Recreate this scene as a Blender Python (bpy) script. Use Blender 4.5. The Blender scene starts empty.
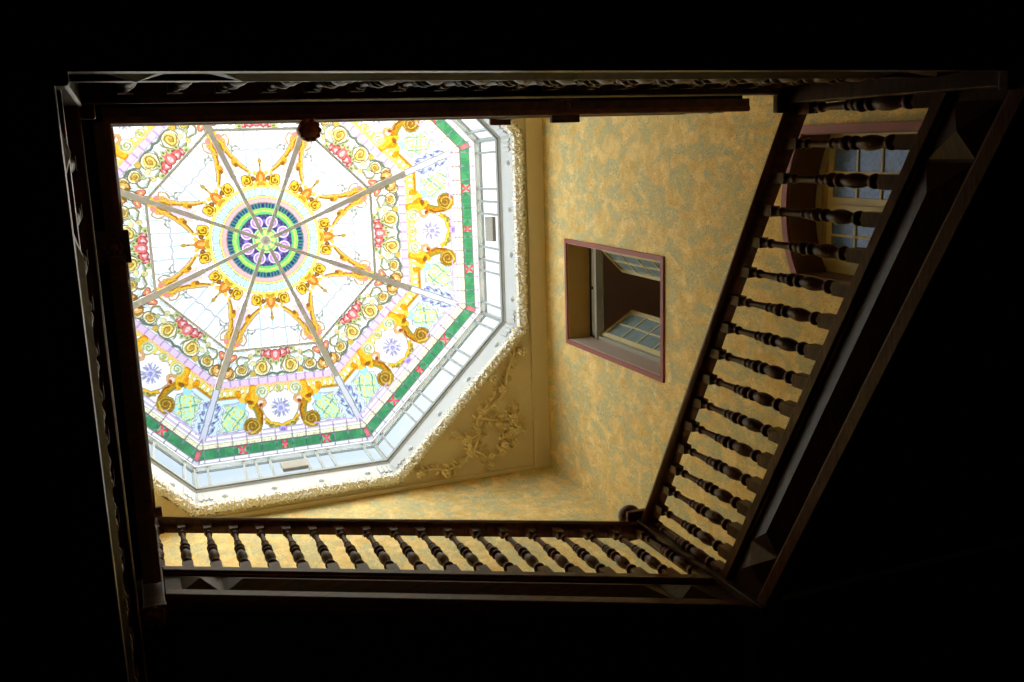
import bpy, bmesh, math, random
import numpy as np
from math import sin, cos, pi, tan, sqrt, radians
from mathutils import Vector, Matrix
from mathutils.geometry import tessellate_polygon

SC = bpy.context.scene
COL = SC.collection

# ------------------------------------------------------------------ camera
# the camera lies at the world origin, on the ground floor of the stairwell, looking up
F_PX = 956.42


def rodrigues(r):
    th = sqrt(sum(c * c for c in r))
    k = [c / th for c in r]
    K = Matrix(((0, -k[2], k[1]), (k[2], 0, -k[0]), (-k[1], k[0], 0)))
    return Matrix.Identity(3) + sin(th) * K + (1 - cos(th)) * (K @ K)


RW = rodrigues((0.19505, -0.38113, -0.06972))
cd = bpy.data.cameras.new('camera')
cam = bpy.data.objects.new('camera', cd)
COL.objects.link(cam)
cd.sensor_fit = 'HORIZONTAL'
cd.sensor_width = 36.0
cd.lens = 36.0 * F_PX / 1024.0
cd.clip_start = 0.05
cd.clip_end = 200
m3 = Matrix((RW[0], -Vector(RW[1]), -Vector(RW[2]))).transposed()
cam.matrix_world = m3.to_4x4()
SC.camera = cam

# ------------------------------------------------------------------ light and exposure
SC.view_settings.view_transform = 'Standard'
SC.view_settings.look = 'None'
SC.view_settings.gamma = 1.0
SC.view_settings.use_curve_mapping = False
SC.view_settings.exposure = 0.0
SC.cycles.use_denoising = True
SC.cycles.max_bounces = 14
SC.cycles.diffuse_bounces = 10
SC.cycles.transparent_max_bounces = 16
SC.cycles.caustics_reflective = False
SC.cycles.caustics_refractive = False
SC.cycles.sample_clamp_indirect = 6.0

LOW_SKY_BOOST = 7.3  # gain on the unseen low sky, added to brighten the interior
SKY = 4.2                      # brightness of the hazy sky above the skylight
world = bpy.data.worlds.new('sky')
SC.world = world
world.use_nodes = True
wn = world.node_tree.nodes
wl = world.node_tree.links
wn.clear()
w_out = wn.new('ShaderNodeOutputWorld')
w_bg = wn.new('ShaderNodeBackground')
w_tc = wn.new('ShaderNodeTexCoord')
w_dot = wn.new('ShaderNodeVectorMath'); w_dot.operation = 'DOT_PRODUCT'
sd = Vector((0.55, -0.42, 0.9)).normalized()
w_dot.inputs[1].default_value = sd
w_ramp = wn.new('ShaderNodeValToRGB')
e = w_ramp.color_ramp.elements
e[0].position = 0.40; e[0].color = (0.34, 0.40, 0.48, 1)
e[1].position = 0.93; e[1].color = (1.0, 0.985, 0.95, 1)
x_ = w_ramp.color_ramp.elements.new(0.72); x_.color = (0.50, 0.56, 0.62, 1)
wl.new(w_tc.outputs['Generated'], w_dot.inputs[0])
wl.new(w_dot.outputs['Value'], w_ramp.inputs[0])
wl.new(w_ramp.outputs[0], w_bg.inputs[0])
# low sky, outside the view, is boosted to light walls and ceiling
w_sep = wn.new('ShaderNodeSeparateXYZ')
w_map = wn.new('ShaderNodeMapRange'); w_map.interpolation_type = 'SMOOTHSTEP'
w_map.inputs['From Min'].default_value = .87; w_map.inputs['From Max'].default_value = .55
w_map.inputs['To Min'].default_value = SKY; w_map.inputs['To Max'].default_value = SKY * LOW_SKY_BOOST
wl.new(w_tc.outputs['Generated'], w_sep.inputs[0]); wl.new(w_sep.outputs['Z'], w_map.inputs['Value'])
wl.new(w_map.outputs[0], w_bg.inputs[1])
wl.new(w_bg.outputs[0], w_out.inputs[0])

# ------------------------------------------------------------------ measures (metres, z counted from the eye)
FLOOR = -1.6
XR, YB = 2.945, 2.481                 # well: right and lower balustrade planes
XL, YT = -0.06, -0.21                 # well: left and upper newel lines
WXR, WXL, WYB, WYT = 5.915, -1.99, 5.074, -2.43
ZC = 13.38
OX, OY = 1.962, 1.322                 # centre of the dome
BH = 0.775                            # baluster height
SL = 0.535                            # stair slope
GZ = 2.89                             # first gallery, base of its balusters
LZ = 7.0                              # upper landing, base of its balusters

# ------------------------------------------------------------------ materials


def lin(c):
    return tuple(((v / 255.0) / 12.92 if v / 255.0 <= 0.04045 else ((v / 255.0 + 0.055) / 1.055) ** 2.4) for v in c)


def new_mat(name):
    m = bpy.data.materials.new(name)
    m.use_nodes = True
    nt = m.node_tree
    return m, nt, nt.nodes, nt.links, nt.nodes['Principled BSDF']


def simple(name, rgb, rough=0.6, spec=0.4, noise=0.0, nscale=8.0, bump=0.0):
    m, nt, n, l, p = new_mat(name)
    c = lin(rgb)
    p.inputs['Roughness'].default_value = rough
    p.inputs['Specular IOR Level'].default_value = spec
    if noise:
        tc = n.new('ShaderNodeTexCoord')
        nz = n.new('ShaderNodeTexNoise'); nz.inputs['Scale'].default_value = nscale; nz.inputs['Detail'].default_value = 5
        r = n.new('ShaderNodeValToRGB')
        r.color_ramp.elements[0].position = .3; r.color_ramp.elements[1].position = .7
        r.color_ramp.elements[0].color = tuple(v * (1 - noise) for v in c) + (1,)
        r.color_ramp.elements[1].color = tuple(min(1, v * (1 + noise)) for v in c) + (1,)
        l.new(tc.outputs['Object'], nz.inputs['Vector']); l.new(nz.outputs['Fac'], r.inputs[0])
        l.new(r.outputs[0], p.inputs['Base Color'])
        if bump:
            b = n.new('ShaderNodeBump'); b.inputs['Strength'].default_value = bump; b.inputs['Distance'].default_value = .01
            l.new(nz.outputs['Fac'], b.inputs['Height']); l.new(b.outputs[0], p.inputs['Normal'])
    else:
        p.inputs['Base Color'].default_value = c + (1,)
    return m


def wood(name, dark, light, rough=0.38, scale=(3, 3, 22)):
    m, nt, n, l, p = new_mat(name)
    tc = n.new('ShaderNodeTexCoord')
    mp = n.new('ShaderNodeMapping'); mp.inputs['Scale'].default_value = scale
    nz = n.new('ShaderNodeTexNoise'); nz.inputs['Scale'].default_value = 2.2; nz.inputs['Detail'].default_value = 6
    nz.inputs['Distortion'].default_value = 1.2
    r = n.new('ShaderNodeValToRGB')
    r.color_ramp.elements[0].position = .3; r.color_ramp.elements[1].position = .72
    r.color_ramp.elements[0].color = lin(dark) + (1,); r.color_ramp.elements[1].color = lin(light) + (1,)
    l.new(tc.outputs['Object'], mp.inputs[0]); l.new(mp.outputs[0], nz.inputs['Vector'])
    l.new(nz.outputs['Fac'], r.inputs[0]); l.new(r.outputs[0], p.inputs['Base Color'])
    p.inputs['Roughness'].default_value = rough
    p.inputs['Specular IOR Level'].default_value = 0.45
    return m


def wallpaper(name):
    m, nt, n, l, p = new_mat(name)
    tc = n.new('ShaderNodeTexCoord')

    def noise(scale, detail, dist, mapscale=(1, 1, 1), loc=(0, 0, 0)):
        mp = n.new('ShaderNodeMapping'); mp.inputs['Scale'].default_value = mapscale; mp.inputs['Location'].default_value = loc
        z = n.new('ShaderNodeTexNoise'); z.inputs['Scale'].default_value = scale; z.inputs['Detail'].default_value = detail
        z.inputs['Distortion'].default_value = dist
        l.new(tc.outputs['Object'], mp.inputs[0]); l.new(mp.outputs[0], z.inputs['Vector'])
        return z.outputs['Fac']

    def ramp(src, a, b, ca, cb):
        r = n.new('ShaderNodeValToRGB')
        r.color_ramp.elements[0].position = a; r.color_ramp.elements[1].position = b
        r.color_ramp.elements[0].color = ca + (1,); r.color_ramp.elements[1].color = cb + (1,)
        l.new(src, r.inputs[0]); return r.outputs[0]

    def mix(fac, a, b):
        x = n.new('ShaderNodeMix'); x.data_type = 'RGBA'
        l.new(fac, x.inputs[0]); l.new(a, x.inputs[6]); l.new(b, x.inputs[7]); return x.outputs[2]
    K0, K1 = (0, 0, 0), (1, 1, 1)
    gold = ramp(noise(5, 5, .6), .3, .7, lin((212, 180, 108)), lin((244, 219, 152)))
    blue = ramp(noise(9, 4, .4), .35, .7, lin((178, 184, 148)), lin((204, 194, 138)))
    big = ramp(noise(4.2, 4, .7, (1, 1, .62)), .45, .55, K0, K1)
    leaf = ramp(noise(13, 4, 2.2, (1, 1, .6), (4, 2, 7)), .40, .52, K0, K1)
    mul = n.new('ShaderNodeMix'); mul.data_type = 'RGBA'; mul.blend_type = 'MULTIPLY'; mul.inputs[0].default_value = .75
    l.new(big, mul.inputs[6]); l.new(leaf, mul.inputs[7])
    base = mix(mul.outputs[2], gold, blue)
    # thin drawn stems and veins of the printed foliage
    nz = noise(9, 3, 3.0, (1, 1, .7), (9, 1, 3))
    line = n.new('ShaderNodeMath'); line.operation = 'PINGPONG'; line.inputs[1].default_value = .06
    l.new(nz, line.inputs[0])
    vein = ramp(line.outputs[0], .006, .026, K1, K0)
    sc = n.new('ShaderNodeMath'); sc.operation = 'MULTIPLY'; sc.inputs[1].default_value = .7
    l.new(vein, sc.inputs[0])
    dark = n.new('ShaderNodeRGB'); dark.outputs[0].default_value = lin((166, 124, 62)) + (1,)
    col = mix(sc.outputs[0], base, dark.outputs[0])
    l.new(col, p.inputs['Base Color'])
    p.inputs['Roughness'].default_value = .75
    p.inputs['Specular IOR Level'].default_value = .2
    return m


def glass_mat(name, attr=None, tint=(1, 1, 1), gloss=.06, rough=.15):
    m = bpy.data.materials.new(name); m.use_nodes = True
    nt = m.node_tree; n = nt.nodes; l = nt.links; n.clear()
    o = n.new('ShaderNodeOutputMaterial'); mx = n.new('ShaderNodeMixShader'); mx.inputs[0].default_value = gloss
    t = n.new('ShaderNodeBsdfTransparent'); g = n.new('ShaderNodeBsdfGlossy'); g.inputs['Roughness'].default_value = rough
    if attr:
        a = n.new('ShaderNodeAttribute'); a.attribute_name = attr
        l.new(a.outputs['Color'], t.inputs['Color'])
    else:
        t.inputs['Color'].default_value = tint + (1,)
    l.new(t.outputs[0], mx.inputs[1]); l.new(g.outputs[0], mx.inputs[2]); l.new(mx.outputs[0], o.inputs[0])
    return m


M = {}
M['wood'] = wood('mahogany', (50, 26, 16), (96, 54, 34))
M['wood_light'] = wood('mahogany_polished', (70, 36, 23), (132, 74, 48), rough=.34)
M['wood_dark'] = wood('dark_oak', (20, 12, 9), (34, 20, 15), rough=.55)
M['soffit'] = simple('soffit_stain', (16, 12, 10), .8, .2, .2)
M['panel'] = wood('wainscot_oak', (22, 14, 11), (36, 24, 18), rough=.6)
M['ground'] = wood('floor_boards', (30, 20, 15), (48, 32, 22), rough=.5)
M['paper'] = wallpaper('foliage_wallpaper')
M['ceiling'] = simple('ceiling_plaster', (220, 208, 174), .85, .2, .04, 1.5)
M['white'] = simple('white_paint', (196, 200, 202), .5, .4)
M['white_metal'] = simple('painted_metal', (150, 152, 150), .45, .4)
M['bounce_runner'] = simple('cream_bounce', (214, 200, 172), .95, .1, .06, 9)  # unseen pale sheets added on steps and floors to bounce light upward
M['grey_metal'] = simple('grey_glazing_bar', (214, 212, 206), .5, .4)
M['cream'] = simple('cream_plaster', (248, 246, 236), .8, .2, .05, 12)
M['rose'] = simple('dusty_rose_paint', (142, 78, 68), .5, .4, .06, 6)
M['tan'] = simple('tan_plaster', (176, 146, 84), .8, .2, .06, 3)
M['pinkgrey'] = simple('grey_sill_paint', (178, 160, 148), .6, .3)
M['sash'] = simple('cream_sash_paint', (196, 184, 140), .5, .4)
M['sash_grey'] = simple('grey_frame_paint', (150, 146, 132), .5, .4)
M['roomdark'] = simple('dim_room_plaster', (214, 190, 168), .9, .1)
M['reveal'] = simple('brown_reveal', (104, 72, 40), .6, .3, .08, 5)
M['vent'] = simple('grey_vent', (150, 147, 138), .6, .3)
M['blue'] = simple('obscured_blue_glass', (92, 126, 198), .25, .6, .3, 30, .4)
M['bluegrey'] = simple('old_window_glass', (128, 144, 146), .12, .9, .15, 10)
M['stained'] = glass_mat('stained_glass', attr='glass')
M['clear'] = glass_mat('clear_glass', tint=(.37, .395, .405))
M['black'] = simple('gap_black_and_iron', (18, 16, 15), .5, .4)

# ------------------------------------------------------------------ helpers


class MB:
    """collects shapes that become ONE mesh object"""

    def __init__(self):
        self.v = []; self.f = []; self.smooth = []

    def add(self, vs, fs, smooth=False):
        b = len(self.v)
        self.v += [tuple(v) for v in vs]
        self.f += [tuple(b + i for i in f) for f in fs]
        self.smooth += [smooth] * len(fs)
        return self

    def box(self, x0, x1, y0, y1, z0, z1):
        vs = [(x, y, z) for z in (z0, z1) for y in (y0, y1) for x in (x0, x1)]
        fs = [(0, 2, 3, 1), (4, 5, 7, 6), (0, 1, 5, 4), (2, 6, 7, 3), (0, 4, 6, 2), (1, 3, 7, 5)]
        return self.add(vs, fs)

    def obox(self, o, ax, ay, az):
        o, ax, ay, az = map(Vector, (o, ax, ay, az))
        vs = [o + ax * i + ay * j + az * k for k in (-1, 1) for j in (-1, 1) for i in (-1, 1)]
        fs = [(0, 2, 3, 1), (4, 5, 7, 6), (0, 1, 5, 4), (2, 6, 7, 3), (0, 4, 6, 2), (1, 3, 7, 5)]
        return self.add(vs, fs)

    def bar(self, a, b, w, h, up=(0, 0, 1)):
        a, b, up = Vector(a), Vector(b), Vector(up)
        d = (b - a); L = d.length; d.normalize()
        s = d.cross(up).normalized(); u = s.cross(d).normalized()
        return self.obox((a + b) / 2, d * L / 2, s * w / 2, u * h / 2)

    def sweep(self, prof, p0, p1, side, smooth=False):
        """profile of (s, z) points carried from p0 to p1; s along the horizontal vector side, z vertical"""
        p0, p1, side = Vector(p0), Vector(p1), Vector(side)
        n = len(prof)
        vs = [p + side * s + Vector((0, 0, z)) for p in (p0, p1) for s, z in prof]
        fs = [(i, (i + 1) % n, n + (i + 1) % n, n + i) for i in range(n)]
        fs += [tuple(range(n - 1, -1, -1)), tuple(range(n, 2 * n))]
        return self.add(vs, fs, smooth)

    def lathe(self, prof, o=(0, 0, 0), seg=16, smooth=True):
        """profile of (r, z) around a vertical axis"""
        o = Vector(o)
        vs = []; fs = []
        for r, z in prof:
            for k in range(seg):
                a = 2 * pi * k / seg
                vs.append(o + Vector((r * cos(a), r * sin(a), z)))
        for i in range(len(prof) - 1):
            for k in range(seg):
                k2 = (k + 1) % seg
                fs.append((i * seg + k, i * seg + k2, (i + 1) * seg + k2, (i + 1) * seg + k))
        fs.append(tuple(range(seg - 1, -1, -1)))
        m = (len(prof) - 1) * seg
        fs.append(tuple(range(m, m + seg)))
        return self.add(vs, fs, smooth)

    def tube(self, pts, rad, seg=6):
        pts = [Vector(p) for p in pts]
        vs = []; fs = []
        n = len(pts)
        for i, p in enumerate(pts):
            d = (pts[min(i + 1, n - 1)] - pts[max(i - 1, 0)]).normalized()
            s = d.cross(Vector((0, 0, 1)))
            s = s.normalized() if s.length > 1e-4 else Vector((1, 0, 0))
            u = s.cross(d)
            r = rad[i] if isinstance(rad, (list, tuple)) else rad
            for k in range(seg):
                a = 2 * pi * k / seg
                vs.append(p + (s * cos(a) + u * sin(a)) * r)
        for i in range(n - 1):
            for k in range(seg):
                k2 = (k + 1) % seg
                fs.append((i * seg + k, i * seg + k2, (i + 1) * seg + k2, (i + 1) * seg + k))
        fs.append(tuple(range(seg - 1, -1, -1))); fs.append(tuple(range((n - 1) * seg, n * seg)))
        return self.add(vs, fs, True)

    def ball(self, c, rx, ry, rz, seg=8, rings=5):
        c = Vector(c)
        vs = [c + Vector((0, 0, rz))]; fs = []
        for i in range(1, rings):
            t = pi * i / rings
            for k in range(seg):
                a = 2 * pi * k / seg
                vs.append(c + Vector((rx * sin(t) * cos(a), ry * sin(t) * sin(a), rz * cos(t))))
        vs.append(c - Vector((0, 0, rz)))
        for k in range(seg):
            fs.append((0, 1 + k, 1 + (k + 1) % seg))
            b = 1 + (rings - 2) * seg
            fs.append((len(vs) - 1, b + (k + 1) % seg, b + k))
        for i in range(rings - 2):
            for k in range(seg):
                k2 = (k + 1) % seg
                fs.append((1 + i * seg + k, 1 + (i + 1) * seg + k, 1 + (i + 1) * seg + k2, 1 + i * seg + k2))
        return self.add(vs, fs, True)

    def mesh(self, name, mat, origin=(0, 0, 0)):
        o = Vector(origin)
        me = bpy.data.meshes.new(name)
        me.from_pydata([tuple(Vector(v) - o) for v in self.v], [], self.f)
        me.polygons.foreach_set('use_smooth', self.smooth)
        bm = bmesh.new(); bm.from_mesh(me)
        bmesh.ops.recalc_face_normals(bm, faces=bm.faces)
        bm.to_mesh(me); bm.free()
        me.materials.append(mat)
        me.update()
        return me

    def build(self, name, mat, parent=None, origin=None, bevel=0.0):
        """verts are world coordinates; the object sits at origin (default: its parent's place or the world origin)"""
        if origin is None:
            origin = tuple(world_loc(parent)) if parent else (0, 0, 0)
        ob = bpy.data.objects.new(name, self.mesh(name, mat, origin))
        COL.objects.link(ob)
        if parent:
            ob.parent = parent
            ob.location = Vector(origin) - world_loc(parent)
        else:
            ob.location = origin
        if bevel:
            b = ob.modifiers.new('bevel', 'BEVEL'); b.width = bevel; b.segments = 2; b.limit_method = 'ANGLE'
        return ob


def world_loc(o):
    v = Vector((0, 0, 0))
    while o:
        v = v + o.location
        o = o.parent
    return v


def tag(o, label, cat, group=None):
    o['label'] = label; o['category'] = cat
    if group:
        o['group'] = group
    return o


def thing(name, label, cat, loc, group=None):
    o = bpy.data.objects.new(name, None)
    COL.objects.link(o); o.location = loc
    o.empty_display_size = .1
    return tag(o, label, cat, group)


def structure(o):
    o['kind'] = 'structure'
    return o


# ------------------------------------------------------------------ setting: floor, walls, ceiling
structure(MB().box(WXL - .4, WXR + .4, WYT - .4, WYB + .4, FLOOR - .2, FLOOR).build('floor', M['ground']))

# window openings in the right wall (y, z)
W1 = dict(y0=1.43, y1=2.86, z0=9.90, z1=12.55)
W2 = dict(y0=-.005, y1=1.31, z0=5.35, z1=7.38, crown=7.575)
WT = .40


def arch_pts(y0, y1, zs, crown, n=14):
    h = crown - zs; w = (y1 - y0) / 2
    R = (w * w + h * h) / (2 * h); cy = (y0 + y1) / 2; cz = crown - R
    a0 = math.asin(w / R)
    return [(cy + R * sin(-a0 + 2 * a0 * i / n), cz + R * cos(-a0 + 2 * a0 * i / n)) for i in range(n + 1)]


def holed_wall(name, mat, outer, holes, x0, x1):
    loops = [[Vector((y, z, 0)) for y, z in outer]] + [[Vector((y, z, 0)) for y, z in h] for h in holes]
    tris = tessellate_polygon(loops)
    flat = [p for lp in loops for p in lp]
    n = len(flat)
    vs = [(x0, p.x, p.y) for p in flat] + [(x1, p.x, p.y) for p in flat]
    fs = [tuple(t) for t in tris] + [tuple(n + i for i in reversed(t)) for t in tris]
    b = 0
    for lp in loops:
        k = len(lp)
        for i in range(k):
            fs.append((b + i, b + (i + 1) % k, n + b + (i + 1) % k, n + b + i))
        b += k
    return MB().add(vs, fs).build(name, mat)


hole1 = [(W1['y0'], W1['z0']), (W1['y1'], W1['z0']), (W1['y1'], W1['z1']), (W1['y0'], W1['z1'])]
hole2 = [(W2['y0'], W2['z0']), (W2['y1'], W2['z0'])] + arch_pts(W2['y0'], W2['y1'], W2['z1'], W2['crown'])[::-1]
WB = 2.3           # wallpaper starts above the dark panelling of the ground floor
structure(holed_wall('wall_right', M['paper'], [(WYT, WB), (WYB, WB), (WYB, ZC + .1), (WYT, ZC + .1)], [hole1, hole2], WXR, WXR + WT))
structure(MB().box(WXL - WT, WXL, WYT - WT, WYB + WT, WB, ZC + .1).build('wall_left', M['paper']))
structure(MB().box(WXL, WXR + WT, WYB, WYB + WT, WB, ZC + .1).build('wall_front', M['paper']))
structure(MB().box(WXL, WXR + WT, WYT - WT, WYT, WB, ZC + .1).build('wall_back', M['paper']))
structure(MB().box(WXR, WXR + WT, WYT, WYB, FLOOR, WB).build('wall_right_panelling', M['panel']))
structure(MB().box(WXL - WT, WXL, WYT - WT, WYB + WT, FLOOR, WB).build('wall_left_panelling', M['panel']))
structure(MB().box(WXL, WXR + WT, WYB, WYB + WT, FLOOR, WB).build('wall_front_panelling', M['panel']))
structure(MB().box(WXL, WXR + WT, WYT - WT, WYT, FLOOR, WB).build('wall_back_panelling', M['panel']))


def octo(r, z, k, ox=OX, oy=OY):
    a = pi / 8 + k * pi / 4
    return Vector((ox + r * cos(a), oy + r * sin(a), z))


R_HOLE, Z_CURB, R_CURB, R_TOP, Z_TOP = 3.80, 13.79, 3.675, 3.596, 14.544
outer = [Vector((WXL - .4, WYT - .4, 0)), Vector((WXR + .4, WYT - .4, 0)), Vector((WXR + .4, WYB + .4, 0)), Vector((WXL - .4, WYB + .4, 0))]
inner = [Vector((octo(R_HOLE, 0, k).x, octo(R_HOLE, 0, k).y, 0)) for k in range(8)]
tri = tessellate_polygon([outer, inner])
fl = outer + inner
vs = [(p.x, p.y, ZC) for p in fl] + [(p.x, p.y, ZC + .3) for p in fl]
fs = [tuple(t) for t in tri] + [tuple(12 + i for i in reversed(t)) for t in tri]
fs += [(i, (i + 1) % 4, 12 + (i + 1) % 4, 12 + i) for i in range(4)]
fs += [(4 + i, 4 + (i + 1) % 8, 16 + (i + 1) % 8, 16 + i) for i in range(8)]
structure(MB().add(vs, fs).build('ceiling', M['ceiling']))
tb = MB()
tb.box(5.67, WXR, WYT, WYB, ZC - .035, ZC)
tb.box(5.64, 5.67, WYT, WYB, ZC - .05, ZC)
structure(tb.build('trim_1', M['ceiling'], bevel=.008))
tb = MB()
tb.box(WXL, 5.64, WYB - .07, WYB, ZC - .05, ZC)
structure(tb.build('trim_2', M['ceiling'], bevel=.012))

# ------------------------------------------------------------------ balusters, rails, strings
_k = BH
BAL_PROF = [(.010, .115), (.0255, .115), (.027, .125), (.021, .137), (.019, .145), (.031, .152), (.034, .165), (.031, .178), (.020, .186),
            (.0185, .195), (.024, .215), (.031, .245), (.0345, .275), (.033, .305), (.027, .335), (.022, .352), (.021, .358), (.029, .364),
            (.032, .376), (.029, .388), (.021, .395), (.021, .402), (.030, .409), (.034, .423), (.030, .437), (.022, .445), (.024, .452),
            (.026, .462), (.022, .480), (.0185, .486), (.024, .492), (.025, .500), (.0195, .507), (.019, .515), (.0165, .58), (.0155, .622),
            (.016, .628), (.023, .634), (.0245, .643), (.022, .652), (.016, .658), (.0155, .67), (.021, .683), (.023, .69), (.010, .69)]


def baluster_mesh(z_top=BH + .03):
    m = MB()
    h = .031
    zf = lambda z: float(np.interp(z, [0, .115, .36, .70], [0, .095, .325, .70]))
    m.box(-h, h, -h, h, -.02, .095)
    m.lathe([(r, zf(z)) for r, z in BAL_PROF], seg=14)
    h = .0255
    m.box(-h, h, -h, h, .69, z_top)
    return m.mesh('baluster', M['wood_light'])


BAL = baluster_mesh()


def put_baluster(parent, x, y, z, name='baluster'):
    o = bpy.data.objects.new(name, BAL)
    COL.objects.link(o); o.parent = parent
    o.location = Vector((x, y, z)) - world_loc(parent)
    return o


RAIL = [(-.047, 0), (.047, 0), (.047, .018), (.053, .03), (.053, .05), (.04, .07), (.018, .08), (-.018, .08), (-.04, .07), (-.053, .05), (-.053, .03), (-.047, .018)]
BASE = [(-.012, -.085), (.06, -.085), (.06, 0), (-.032, 0), (-.037, -.006), (-.037, -.058), (-.030, -.066), (-.022, -.068), (-.020, -.08)]
BOARD = [(-.008, -.42), (.06, -.42), (.06, -.04), (-.008, -.04)]
LOWER = [(-.034, -.425), (-.040, -.418), (-.040, -.352), (-.034, -.344), (-.022, -.342), (-.020, -.325), (.0, -.32), (.0, -.43), (-.02, -.43)]


def hip_panel(mb, p0, p1, side, z0, z1, depth, hip):
    """raised field with four sloped faces on the face of a string, between p0 and p1"""
    p0, p1, side = Vector(p0), Vector(p1), Vector(side)
    d = (p1 - p0).normalized()
    zm = (z0 + z1) / 2
    Z = lambda z: Vector((0, 0, z))
    f = side * -.008
    a, b, c, e_ = p0 + Z(z0) + f, p1 + Z(z0) + f, p1 + Z(z1) + f, p0 + Z(z1) + f
    g, h = p0 + d * hip + Z(zm) - side * depth, p1 - d * hip + Z(zm) - side * depth
    mb.add([a, b, c, e_, g, h], [(0, 1, 5, 4), (1, 2, 5), (2, 3, 4, 5), (3, 0, 4), (0, 3, 2, 1)])


def pyramid(mb, p0, p1, side, z0, z1, depth):
    p0, p1, side = Vector(p0), Vector(p1), Vector(side)
    Z = lambda z: Vector((0, 0, z))
    f = side * -.008
    a, b, c, e_ = p0 + Z(z0) + f, p1 + Z(z0) + f, p1 + Z(z1) + f, p0 + Z(z1) + f
    t = (p0 + p1) / 2 + Z((z0 + z1) / 2) - side * depth
    mb.add([a, b, c, e_, t], [(0, 1, 4), (1, 2, 4), (2, 3, 4), (3, 0, 4), (0, 3, 2, 1)])


def string_parts(parent, p0, p1, side, ends=True, blocks=.24):
    """panelled string or fascia below the balusters; side points away from the well"""
    P0, P1 = Vector(p0), Vector(p1)
    L = (P1 - P0).length
    d = (P1 - P0).normalized()
    st = MB().sweep(BOARD, p0, p1, side).build('string', M['wood'], parent)
    MB().sweep(BASE, p0, p1, side).build('moulding', M['wood_light'], st)
    MB().sweep(LOWER, p0, p1, side).build('moulding', M['wood_light'], st)
    pan = MB()
    if ends:
        g = .05
        a0, a1 = P0 + d * .10, P0 + d * (.10 + blocks)
        b0, b1 = P1 - d * (.10 + blocks), P1 - d * .10
        pyramid(pan, a0, a1, side, -.318, -.09, .05)
        pyramid(pan, b0, b1, side, -.318, -.09, .05)
        hip_panel(pan, a1 + d * .015, b0 - d * .015, side, -.318, -.09, .05, .13)
    else:
        hip_panel(pan, P0 + d * .1, P1 - d * .1, side, -.318, -.09, .05, .13)
    pan.build('raised_panel', M['wood'], st)
    return st


def balustrade(label, p0, p1, side, spots, group='balustrades around the well', rail=None, loc=None, lift=0.0):
    t = thing('stair_balustrade', label, 'balustrade', loc or p0, group)
    side = Vector(side)
    r0, r1 = (rail or (p0, p1))
    up = Vector((0, 0, BH + lift))
    MB().sweep(RAIL, Vector(r0) + up, Vector(r1) + up, side, True).build('handrail', M['wood_light'], t)
    for x, y, z in spots:
        put_baluster(t, x, y, z).scale = (1, 1, 1 + lift / BH)
    return t


def newel(label, x, y, z0, z1, zc, half=.085, ball=False, drop=.012, caph=.04, group='newel posts at the corners of the well'):
    """square post from the drop bottom z0 to the cap; zc = underside of the cap"""
    t = thing('newel_post', label, 'newel post', (x, y, z0), group)
    b = MB()
    b.box(x - half, x + half, y - half, y + half, z0 + .05, zc)
    b.build('post', M['wood'], t, bevel=.008)
    d = MB()
    h2 = half + drop
    d.box(x - h2, x + h2, y - h2, y + h2, z0, z0 + .05)
    d.build('drop_block', M['wood'], t, bevel=.008)
    r = MB()
    r.lathe([(.005, -.035), (.02, -.034), (.03, -.022), (.034, -.008), (.05, -.006), (.062, 0.0)], (x, y, z0), 14)
    for k in range(8):
        a = 2 * pi * k / 8
        r.ball((x + .05 * cos(a), y + .05 * sin(a), z0 - .006), .016, .016, .014, 8, 5)
    r.build('rosette', M['wood_light'], t)
    c = MB()
    h3 = half + caph
    c.box(x - h3, x + h3, y - h3, y + h3, zc, zc + .035)
    c.box(x - half, x + half, y - half, y + half, zc + .035, zc + .07)
    if ball:
        c.lathe([(.03, .07), (.03, .09), (.055, .10), (.075, .135), (.08, .165), (.07, .20), (.04, .225), (.005, .232)], (x, y, zc), 16)
    c.build('cap', M['wood_light'], t, bevel=.006)
    return t


# --- right flight
z_r = lambda y: 2.972 + SL * (y - .043)
z_b = lambda x: 5.77 - .53 * (x - .144)
yr0, yr1 = YT + .02, YB - .05
R0, R1 = (XR, yr0, z_r(yr0)), (XR, yr1, z_r(yr1))
spots = [(XR, .043 + .16 * i, z_r(.043 + .16 * i)) for i in range(-1, 15)] + [(XR, 2.415, z_r(2.415))]
balustrade('dark wooden balustrade on the right of the well in front of the arched window', R0, R1, (1, 0, 0), spots, lift=.04)

# --- lower flight
xb0, xb1 = XR - .05, XL + .06
B0, B1 = (xb0, YB, z_b(xb0)), (xb1, YB, z_b(xb1))
spots = [(.144 + .161 * i, YB, z_b(.144 + .161 * i)) for i in range(-1, 17)] + [(2.872, YB, z_b(2.872))]
balustrade('dark wooden balustrade across the bottom of the well below the pale plaster corner', B0, B1, (0, 1, 0), spots)

# --- left flight (upper) and landing, seen almost edge-on
yl0, yl1 = YB - .06, .62
z_l = lambda y: 5.955 + .53 * (2.47 - y)
XLB = -.055
L0, L1 = (XLB, yl0, z_l(yl0)), (XLB, yl1, z_l(yl1))
spots = [(XLB, 2.33 - .16 * i, z_l(2.33 - .16 * i)) for i in range(11)]
balustrade('dark wooden balustrade climbing the left side of the well, seen from below edge-on', L0, L1, (-1, 0, 0), spots)
YLB = -.265
spots = [(XLB, .40 - .16 * i, LZ) for i in range(4)]
balustrade('short level balustrade at the upper left of the well above the rosette post', (XLB, .50, LZ), (XLB, YT, LZ), (-1, 0, 0), spots)
spots = [(.10 + .16 * i, YLB, LZ) for i in range(18)] + [(3.30 + .16 * i, YLB, LZ) for i in range(9)]
balustrade('long level landing balustrade along the top of the well, in front of the glass dome', (XLB, YLB, LZ), (4.70, YLB, LZ), (0, -1, 0), spots)

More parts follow.
